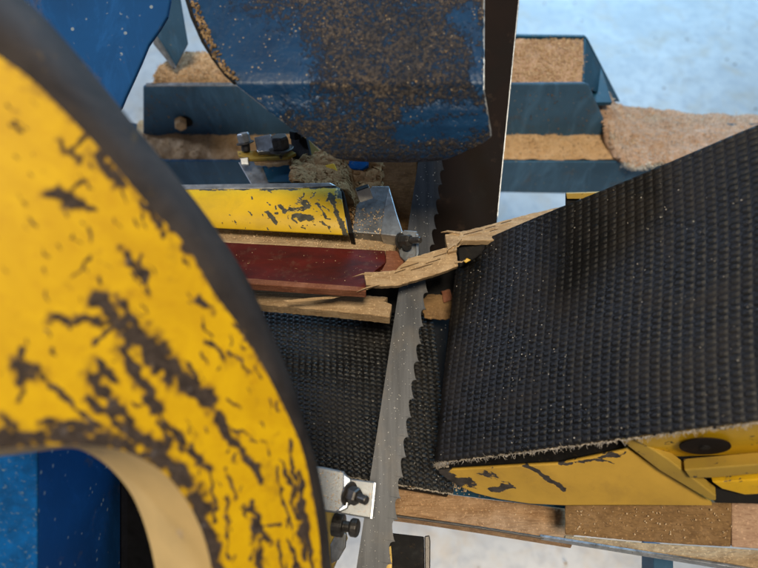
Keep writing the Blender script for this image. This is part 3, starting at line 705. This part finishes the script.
# throat plate in the gap between blade and belt
gp = Plane((420, 270, .655), (470, 275, .65), (440, 330, .645))
tpz = root('throat_plate', gp(440, 320), 'dark throat plate crusted with wood debris behind the blade', 'plate')
slab('plate', [(345, 270), (372, 256), (500, 245), (500, 300), (500, 322), (345, 309)], gp, .01, M['black'], tpz)
slab('dust_crust', [(421, 300), (430, 294), (446, 296), (455, 303), (452, 318), (440, 320), (424, 318)], Plane((420, 270, .65), (470, 275, .645), (440, 330, .64)), .004, M['wood_dark'], tpz, .0015, rough=1.3)
slab('crust_flake', [(441, 291), (450, 289), (452, 300), (444, 303)], Plane((420, 270, .647), (470, 275, .642), (440, 330, .637)), .003, M['red_lip'], tpz, .0008, rough=.8)

# ------------------------------------------------------------------ left centre: yellow bar, boards
yp = Plane((190, 190, .60), (345, 190, .585), (260, 230, .575))
yb_ = root('guide_bar', yp(260, 230), 'yellow steel bar with flaked black patches behind the wheel', 'bar')
yseg = [(230, 216, 236, 222, 1.5), (290, 210, 310, 208, 3), (295, 216, 312, 220, 3), (268, 214, 276, 222, 2), (318, 206, 325, 218, 2), (298, 203, 305, 205, 3), (280, 207, 286, 212, 2), (335, 186, 342, 196, 5), (330, 195, 345, 232, 3), (310, 187, 335, 189, 3), (260, 189, 300, 190, 2), (200, 191, 250, 190, 1.2), (322, 222, 330, 226, 2)]
for _ in range(70):
    x_ = random.triangular(220, 345, 325); y_ = random.uniform(189, 228); yseg.append((x_, y_, x_+random.uniform(-4, 4), y_+random.uniform(-1.5, 4), random.uniform(.4, 1.2)))
def ybf(uu, v_):
    x = 170+170*uu; t = v_; top_ = interp([(170, 189), (335, 186), (341, 189)], x); bot = interp([(170, 222), (213, 225), (350, 233)], x)
    x2 = x+8*t*uu
    y = top_+(bot-top_)*t; p = yp(x2, y); p = p+yp.n*(.006*(abs(t-.5)*2)**3)
    return p, marks(*warp(x2, y, .35), yseg)*.95
M['yellow_bar'] = worn_paint('chipped bar paint', (.74, .46, .012), (.03, .028, .018), 85, .72, .34, rough=.4, stretch=(.7, 1, 1), dirt=(.38, .24, .03), usewear=True)
grid('bar_face', ybf, 200, 50, M['yellow_bar'], yb_, thick=.003)
slab('top_highlight', [(170, 184.5), (330, 182.5), (337, 186), (300, 188.2), (170, 189.5)], Plane((190, 184, .605), (345, 184, .59), (260, 230, .57)), .02, M['steel_bright'], yb_, .001)  # bright strip paints the pale highlight along the top of the bar
slab('end_cap', [(340, 187), (344, 192), (353, 233), (348.5, 233)], Plane((190, 190, .60), (345, 190, .586), (260, 230, .576)), .03, M['black'], yb_, .001)

# red board
rb = root('timber_board', P(300, 285, .56), 'dark red painted board with bare dusty top, left of the blade', 'board')
r1 = Plane((220, 242, .590), (398, 250, .585), (300, 286, .555))
slab('painted_face', [(170, 239), (222, 242), (385, 250.5), (386, 262), (376, 270), (366, 280), (366, 291), (240, 283), (170, 279)], r1, .010, M['red'], rb, .0008)
slab('end_face', [(385.6, 250.5), (397, 250.5), (404, 262), (397, 272), (368, 281), (368, 276), (381, 271), (386, 262)], Plane((220, 242, .588), (398, 250, .580), (300, 286, .553)), .012, M['red_lip'], rb, .0008)
r2 = Plane((220, 224, .615), (398, 238, .605), (300, 246, .588))
slab('top_face', [(170, 222), (214, 224), (345, 232.4), (398, 238.5), (396, 250.8), (300, 246), (222, 241.8), (170, 238.8)], r2, .008, M['wood_rough'], rb, .001, rough=.35)
slab('lower_lip', [(170, 279.3), (240, 283.2), (366, 291.5), (366, 287), (300, 282), (240, 277.5), (170, 273)], Plane((220, 242, .587), (398, 250, .583), (300, 286, .551)), .010, M['red_lip'], rb, .0006)
# wood under it
o = slab('timber_offcut', [(170, 283), (258, 288.5), (286, 290), (330, 292), (388, 297), (384, 301), (392, 304), (390, 317), (350, 312.5), (255, 304), (170, 298)], Plane((220, 290, .600), (398, 300, .592), (300, 310, .585)), .014, M['wood'], None, .001, rough=.4)
tag(o, 'pale rough sawn board lying under the red board on the lower belt', 'board')
o = slab('wood_splinter', [(283, 300.5), (330, 296), (362, 288.5), (384, 283.6), (362, 291.5), (334, 298.4), (290, 303)], Plane((220, 290, .572), (398, 290, .56), (300, 310, .565)), .0025, M['wood'], None, .0004, rough=.2)
tag(o, 'thin pale splinter peeling off below the red board', 'splinter')
# split pieces over the blade
w1 = Plane((364, 275, .552), (458, 250, .566), (400, 290, .548))
o = slab('split_board', [(364, 272), (380, 271.5), (396, 270), (402, 264), (408, 258.5), (430, 252), (452, 245.5), (456, 249), (458.5, 266), (440, 273), (420, 279), (398, 285.5), (382, 286.5), (366, 285)], w1, .007, M['wood'], None, .0008, rough=.3)
tag(o, 'short split pale board lying across the saw blade', 'board', 'split boards')
w2 = Plane((445, 235, .575), (566, 208, .60), (500, 235, .575))
o = slab('split_board', [(445, 234), (470, 229.5), (498, 222), (528, 214), (568, 205), (568, 232), (520, 240), (458, 241), (457, 250), (448, 252)], w2, .007, M['wood'], None, .0008, rough=.3)
tag(o, 'longer split board running up along the far edge of the right belt', 'board', 'split boards')

def shard(name, path, w, plane_, mat, par, t=.0012):
    up = [(x, y-w*(1-i/(len(path)-1))) for i, (x, y) in enumerate(path)]; dn = [(x, y+w*.6*(1-i/(len(path)-1))) for i, (x, y) in enumerate(path[:-1])]
    return slab(name, up+dn[::-1], plane_, t, mat, par, 0)
sb = [o_ for o_ in COL.objects if o_.name.startswith('split_board')]
w1f = Plane((364, 275, .550), (458, 250, .564), (400, 290, .546)); w2f = Plane((445, 235, .573), (566, 208, .598), (500, 235, .573))
for pth in ([(372, 274), (362, 274), (352, 277)], [(380, 284), (366, 288), (356, 292)], [(455, 262), (462, 262), (466, 259)], [(452, 249), (459, 246), (464, 241)]):
    shard('splinter', pth, 1.3, w1f, M['wood'], sb[0])
for pth in ([(460, 233), (448, 231), (441, 232)], [(455, 244), (447, 250), (445, 258)], [(462, 238), (455, 246), (453, 252)]):
    shard('splinter', pth, 1.4, w2f, M['wood'], sb[1])
for k_, (pl_, x0_, x1_, ya, yb2, ye, b_) in enumerate(((w1f, 376, 450, 277, 256, 0, 0), (w2f, 462, 560, 236, 214, 0, 1))):
    for q_ in range(6):
        t0 = random.random()*.8; xx = x0_+(x1_-x0_)*t0; L_ = random.uniform(6, 20); yy = ya+(yb2-ya)*t0+random.uniform(-5, 5); sl = (yb2-ya)/(x1_-x0_)
        slab('torn_fibre', [(xx, yy), (xx+L_, yy+L_*sl-.5), (xx+L_, yy+L_*sl), (xx, yy+.5)], Plane((364, 275, .5496), (458, 250, .5636), (400, 290, .5456)) if b_ == 0 else Plane((445, 235, .5726), (566, 208, .5976), (500, 235, .5726)), .0006, M['wood_dark'], sb[b_], 0)
# sawdust pocket beyond the yellow bar
def pocket(x, v_):
    top_ = interp([(296, 172), (330, 160), (345, 166), (370, 166), (392, 180)], x)+1.5*math.sin(x*.5); bot = interp([(296, 190), (340, 200), (352, 238), (392, 240)], x)
    return P(x, top_+(bot-top_)*v_, .645-.03*v_)
o = rows_obj('sawdust', 297, 380, pocket, 140, 110, M['sawdust_grey'], .0028, 9); tag(o, 'sawdust packed around the square nut beyond the yellow bar', 'sawdust', kind='stuff')
m = o.modifiers.new('solid', 'SOLIDIFY'); m.thickness = .015
st = []
for i in range(420):
    x = random.uniform(318, 378); p = pocket(x, random.random()); st.append((p-F_*.003, Vector((random.gauss(0, 1), random.gauss(0, .6), random.gauss(0, 1)))))
fibres('wood_fibres', st, 'tangled wood shavings beyond the end of the yellow bar', M['flake_mid'], .014, .0005)

# bolted bracket
bk_ = root('bolted_bracket', P(270, 185, .66), 'grey clamp bracket carrying two hex bolts above the yellow bar', 'bracket')
slab('web_plate', [(238, 162), (300, 160), (308, 186), (252, 186)], Plane((240, 162, .66), (300, 162, .65), (270, 186, .64)), .006, M['steel'], bk_, .0008)
slab('top_tab', [(237, 151), (290, 149.5), (296, 153), (288, 157), (250, 159), (238, 155)], Plane((240, 150, .645), (300, 150, .64), (270, 160, .63)), .004, M['yellow_dull'], bk_, .0008)
slab('dust_wedge', [(252, 157), (290, 155), (292, 161), (270, 164), (254, 162)], Plane((240, 150, .648), (300, 150, .643), (270, 164, .635)), .006, M['sawdust'], bk_, .001, rough=.6)
slab('nut_block', [(254, 137), (271, 134), (275, 151), (257, 152)], Plane((250, 150, .632), (300, 150, .63), (270, 130, .64)), .012, M['steel_bright'], bk_, .001)
bolt(P(245, 142, .636), (-F_*.5+U_*1.0-R_*.2), .0075, .010, M['steel_bright'], bk_, mat2=M['steel_dark'], name='bolt')
lathe('bolt_neck', P(246, 151, .64), (-F_*.4+U_), [(.005, 0), (.005, .014)], M['steel_dark'], bk_)
bolt(P(281, 148, .628), (-F_*.6+U_*.9-R_*.1), .0105, .014, M['steel_dark'], bk_, name='bolt')
lathe('rear_nut', P(296, 138, .645), (-F_*.6+U_*.9), [(.0075, 0), (.0075, .009)], M['black'], bk_, hexa=True, bevel=.0006)
slab('small_nut', [(240, 158), (248, 157), (249, 165), (241, 165)], flat(.632), .006, M['steel_bright'], bk_, .0008)
slab('side_cheek', [(290, 134), (304, 130), (312, 160), (316, 186), (300, 186), (292, 158)], Plane((290, 140, .655), (316, 140, .645), (300, 186, .64)), .01, M['black'], bk_, .001)
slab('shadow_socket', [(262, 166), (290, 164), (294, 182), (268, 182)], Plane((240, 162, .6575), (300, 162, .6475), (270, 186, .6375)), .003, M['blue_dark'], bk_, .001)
# diagonal yellow strut
o = slab('brace_strut', [(298, 134), (306, 136), (330, 160), (342, 184), (322, 186), (310, 166)], Plane((300, 136, .66), (340, 150, .65), (320, 186, .63)), .005, M['yellow_dull'], None, .001)
tag(o, 'short dusty yellow brace under the lower edge of the blue chute', 'brace')
o = slab('blue_block', [(334, 140), (370, 140), (368, 166), (362, 170), (342, 168)], Plane((334, 150, .635), (370, 150, .63), (350, 170, .625)), .012, M['blue_bright'], None, .0015)
tag(o, 'small bright blue block just under the chute', 'block')
o = slab('yellow_clip', [(322, 166), (334, 163), (339, 174), (328, 181), (320, 178)], Plane((320, 160, .625), (340, 160, .62), (330, 181, .615)), .006, M['yellow'], None, .001)
tag(o, 'tiny yellow clip in the sawdust beside the brace', 'clip')

# guide block left of the blade with square nut and end screw
gb = root('blade_guide', P(395, 238, .60), 'grey steel guide block with square nut beside the upper blade', 'guide')
slab('block_top', [(356, 206), (372, 186), (389, 186), (396, 212), (404, 236), (352, 232)], Plane((356, 206, .605), (404, 206, .60), (380, 236, .585)), .02, M['steel'], gb, .001)
slab('block_wedge', [(384, 210), (389, 186), (397, 214), (403, 232), (397, 236), (380, 234)], Plane((384, 210, .597), (404, 210, .592), (390, 236, .578)), .02, M['steel_bright'], gb, .001)
lathe('square_nut', P(366, 199, .578), (-F_*.45+U_+-R_*.35), [(.0088, 0), (.0098, .001), (.0098, .0115), (.0092, .012)], M['nut_white'], gb, seg=4, rot=.5)
lathe('nut_cap', P(366, 199, .578)+(-F_*.45+U_+-R_*.35).normalized()*.0122, (-F_*.45+U_+-R_*.35), [(.0092, 0), (.0092, .0006)], M['black'], gb, seg=4, rot=.5)
slab('end_plate', [(396, 238), (404, 230), (417, 231), (419, 240), (416, 258), (406, 262), (400, 256)], Plane((396, 230, .583), (420, 230, .58), (406, 262, .565)), .006, M['steel'], gb, .0008)
slab('plate_edge', [(415.6, 234), (418.4, 234), (418.6, 254), (416, 257)], Plane((396, 230, .580), (420, 230, .577), (406, 262, .562)), .003, M['steel_bright'], gb, .0005)
bolt(P(401, 241, .572), (-F_*.6+R_*.8), .0065, .012, M['steel_dark'], gb, shank=.012, mat2=M['steel_dark'], name='bolt')
lathe('plate_hole', P(407, 246, .566), -F_, [(.005, 0), (.005, .0006)], M['black'], gb)

# ------------------------------------------------------------------ lower left clamp under the wheel
lg = root('blade_guide', P(345, 530, .49), 'lower galvanised guide clamp with bolts beside the wheel rim', 'guide')
g1 = Plane((318, 470, .485), (376, 480, .482), (345, 518, .47))
slab('clamp_block', [(300, 464), (322, 466.5), (344, 471), (350, 479), (343, 508), (336, 513), (300, 508)], g1, .02, M['steel'], lg, .0016)
slab('clamp_cheek', [(343, 473), (351, 479), (348, 508), (340, 512), (336, 511), (343, 505)], Plane((318, 470, .482), (376, 480, .479), (345, 518, .467)), .006, M['steel_bright'], lg, .001)
slab('end_plate', [(346, 478), (376, 482), (372, 519), (331, 512), (335, 508), (346, 503)], Plane((318, 470, .490), (376, 480, .486), (345, 518, .476)), .005, M['steel'], lg, .0012)
slab('plate_edge', [(373.4, 482), (376.4, 482.4), (372.6, 519.4), (369.8, 518.8)], Plane((318, 470, .4885), (376, 480, .4845), (345, 518, .4745)), .003, M['steel_bright'], lg, .0005)
bolt(P(350, 494, .474), (-F_*.65+R_*.9-U_*.1), .0075, .009, M['steel_dark'], lg, shank=.009, mat2=M['steel_dark'], name='bolt')
o = lathe('set_screw', P(338, 525, .492), (R_-F_*.25-U_*.05), [(.0095, -.004), (.0095, .005), (.0045, .0055), (.0045, .0110), (.0065, .0112), (.0078, .0128), (.0078, .0175), (.006, .019)], M['steel_dark'], lg, seg=20, bevel=.0004)
slab('lower_bracket', [(318, 505), (336, 514), (341, 520), (346, 540), (338, 556), (330, 575), (312, 600), (305, 520)], Plane((318, 505, .515), (346, 505, .51), (330, 575, .50)), .008, M['yellow_dull'], lg, .001)
slab('curved_plate', [(338, 530), (346, 534), (345, 548), (338, 560), (331, 564), (330, 545)], Plane((318, 505, .505), (346, 505, .50), (330, 575, .49)), .004, M['steel'], lg, .001)
# stub post under the blade
sp = root('frame_post', P(410, 568, .55), 'black post with flaked yellow paint right of the blade at the bottom', 'post')
spl = Plane((385, 530, .56), (430, 535, .555), (400, 568, .545))
slab('post_face', [(384, 532), (424, 536.5), (425, 600), (378, 600)], spl, .03, M['black'], sp, .001)
slab('post_edge', [(424.4, 536), (429.5, 535), (430.5, 541), (430, 600), (425.2, 600)], Plane((385, 530, .557), (430, 535, .552), (400, 568, .542)), .03, M['steel_dark'], sp, .001)
slab('paint_patch', [(386, 548), (391, 546), (392, 560), (391, 600), (384, 600)], Plane((385, 530, .559), (430, 535, .554), (400, 568, .544)), .001, M['yellow'], sp, 0)

# ------------------------------------------------------------------ bottom right timber beam
tb = Plane((393, 500, .60), (758, 570, .52), (500, 510, .585))
bmn = root('timber_beam', P(480, 525, .6), 'speckled brown timber beam under the conveyors, left part', 'beam')
t1 = Plane((393, 500, .615), (730, 560, .545), (393, 470, .64))
slab('beam_face', [(300, 474), (393, 486.5), (430, 491.5), (480, 498), (574, 509), (574, 541), (480, 526), (430, 518.5), (385, 512.5), (300, 500)], t1, .02, M['wood_beam'], bmn, .001)
slab('lower_edge', [(300, 500.2), (385, 512.7), (480, 526.2), (570, 540.6), (570, 542.4), (480, 528), (385, 514.4), (300, 502)], Plane((393, 500, .613), (730, 560, .543), (393, 470, .638)), .003, M['steel_dark'], bmn, .0005)
o = slab('timber_block', [(565, 503.5), (640, 503.2), (732, 502), (731, 547), (700, 545.5), (640, 541.5), (565, 534.5)], Plane((565, 503, .53), (731, 503, .485), (640, 545, .505)), .03, M['wood_dark'], None, .001, rough=.15)
tag(o, 'dark brown timber block directly below the yellow frame', 'timber')
o = slab('timber_block', [(731.6, 502), (800, 498), (800, 552), (731.6, 547)], Plane((565, 503, .531), (731, 503, .486), (640, 545, .506)), .03, M['wood_pink'], None, .001, rough=.15)
tag(o, 'pinkish timber piece at the right edge below the conveyor', 'timber')
o = slab('steel_rail', [(565, 535), (640, 542), (731, 547.6), (800, 552.5), (800, 575), (731, 563), (640, 549.5), (565, 538.6)], Plane((565, 535, .57), (758, 552, .50), (640, 549, .535)), .006, M['wood_rough'], None, .001)
tag(o, 'grey dusty ledge strip under the two timber blocks', 'ledge')
o = slab('steel_strip', [(540, 534), (640, 550), (731, 564), (800, 577), (800, 579.5), (731, 566.6), (640, 552.4), (540, 536.4)], Plane((565, 535, .565), (758, 552, .495), (640, 549, .53)), .006, M['edge'], None, .0005)
tag(o, 'thin dark metal strip along the bottom of the ledge', 'strip')
o = slab('steel_rail', [(392, 462), (440, 466), (480, 482), (530, 498), (566, 502), (566, 509), (480, 498.4), (430, 491.8), (392, 486.5)], Plane((393, 470, .632), (566, 505, .583), (450, 480, .615)), .01, M['blue_dark'], None, .001)
tag(o, 'dark blue steel rail between the belt nose and the timber beam', 'rail')
o = slab('frame_post', [(654, 552), (674, 555), (674, 620), (654, 620)], flat(.60), .03, M['blue_slate'], None, .002)
tag(o, 'slate blue leg just showing under the ledge at bottom right', 'post')

# ------------------------------------------------------------------ loose specks
def specks(fn, n, label, mat, size, thin=.6):
    flakes('sawdust', [fn() for _ in range(n)], label, mat, size, thin)
Lw = (D-A).length
def sp1():
    a = abs(random.gauss(0, .12)) if random.random() < .6 else random.uniform(0, .33)
    return (A+u*(min(a, .34))+vv*random.uniform(.002, Lw)+nr*.0022, nr)
specks(sp1, 480, 'pale specks scattered over the right hand black belt', M['speck_dim'], (.0004, .0012))
def sp2(): return (a0+u2*random.uniform(.05, .34)+v2*random.uniform(.0, .2)+n2*.002, n2)
specks(sp2, 420, 'pale specks scattered over the lower left belt', M['speck_dim'], (.0004, .0015))
def sp3():
    s_ = random.uniform(0, BL); return (La+bdir*s_+across*random.uniform(.002, BW-.005)-F_*.0009, -F_)
specks(sp3, 220, 'fine pale dust specks on the face of the saw blade', M['speck'], (.0004, .0011))
def sp4():
    x = random.uniform(380, 470); t = random.random(); return (P(x, interp([(380, 478), (430, 483), (470, 489)], x)+random.gauss(0, 3), .588), -F_)
specks(sp4, 260, 'crumbs gathered at the near edge of the lower belt', M['flake'], (.0006, .002))
def sp5():
    x = random.uniform(215, 396); v_ = random.random(); return (r2(x, interp([(215, 224), (396, 238)], x)+14*v_)-F_*.001, -F_)
specks(sp5, 500, 'fine sawdust sprinkled on the bare top of the red board', M['flake'], (.0005, .0018))
def on(pl_, xs, ys_): return lambda: (pl_(random.uniform(*xs), random.uniform(*ys_))-F_*.001, -F_)
specks(on(Plane((356, 206, .605), (404, 206, .60), (380, 236, .585)), (352, 392), (208, 236)), 160, 'sawdust crumbs on the upper guide block', M['flake'], (.0005, .002))
specks(on(g1, (305, 345), (470, 510)), 90, 'crumbs on the lower guide clamp', M['flake'], (.0004, .0014))
specks(on(fp, (455, 640), (466, 500)), 110, 'crumbs on the yellow frame below the belt edge', M['flake_dark'], (.0004, .0014))
specks(on(Plane((565, 503, .53), (731, 503, .485), (640, 545, .505)), (566, 731), (505, 538)), 110, 'sawdust crumbs on the face of the dark timber block', M['flake'], (.0004, .0018))
specks(on(t1, (400, 560), (496, 514)), 120, 'sawdust crumbs on the speckled timber beam', M['flake'], (.0004, .0016))
specks(on(yp, (215, 340), (192, 226)), 70, 'crumbs on the yellow guide bar', M['flake_dark'], (.0004, .0014))
specks(on(r1, (225, 385), (248, 284)), 40, 'fine dust grains on the red face of the board', M['flake'], (.0003, .0012))
def sp6():
    x = random.uniform(425, 470); y = random.uniform(300, 460); return (P(x, y, .60), -F_)
def sp7():
    x = random.uniform(0, 758); return None

# ------------------------------------------------------------------ light
def area(name, loc, target, size, power, col, sy=None):
    l = bpy.data.lights.new(name, 'AREA'); l.energy = power; l.color = col; l.size = size
    if sy: l.shape = 'RECTANGLE'; l.size_y = sy
    o = bpy.data.objects.new(name, l); COL.objects.link(o); o.location = loc
    o.rotation_euler = (Vector(target)-Vector(loc)).to_track_quat('-Z', 'Y').to_euler(); return o
W = bpy.data.worlds.new('World'); S.world = W; W.use_nodes = True
W.node_tree.nodes['Background'].inputs[0].default_value = (.86, .83, .84, 1); W.node_tree.nodes['Background'].inputs[1].default_value = .13
area('daylight_door', (1.4, 4.6, 2.2), (.7, 2.6, 0), 2.2, 225, (.34, .66, 1.0))
area('side_window', (-3.0, 1.5, 2.9), (.1, .3, 1.1), 0.5, 48, (.58, .72, 1.0), .4)
area('ceiling_lamp', (.05, -.35, 3.1), (0, .4, .9), .45, 46, (1.0, .88, .68))
sl = bpy.data.lights.new('floor_warm_fill', 'SPOT'); sl.energy = 200; sl.color = (1.0, .74, .45); sl.spot_size = math.radians(42); sl.spot_blend = .8; sl.shadow_soft_size = .15  # added spot, no known fixture: warms only the near floor
so = bpy.data.objects.new('floor_warm_fill', sl); COL.objects.link(so); so.location = (.9, -1.5, .6)
so.rotation_euler = (Vector((.12, .22, 0))-so.location).to_track_quat('-Z', 'Y').to_euler()
S.view_settings.view_transform = 'Standard'; S.view_settings.look = 'None'; S.view_settings.gamma = 1; S.view_settings.exposure = 0
S.render.engine = 'CYCLES'
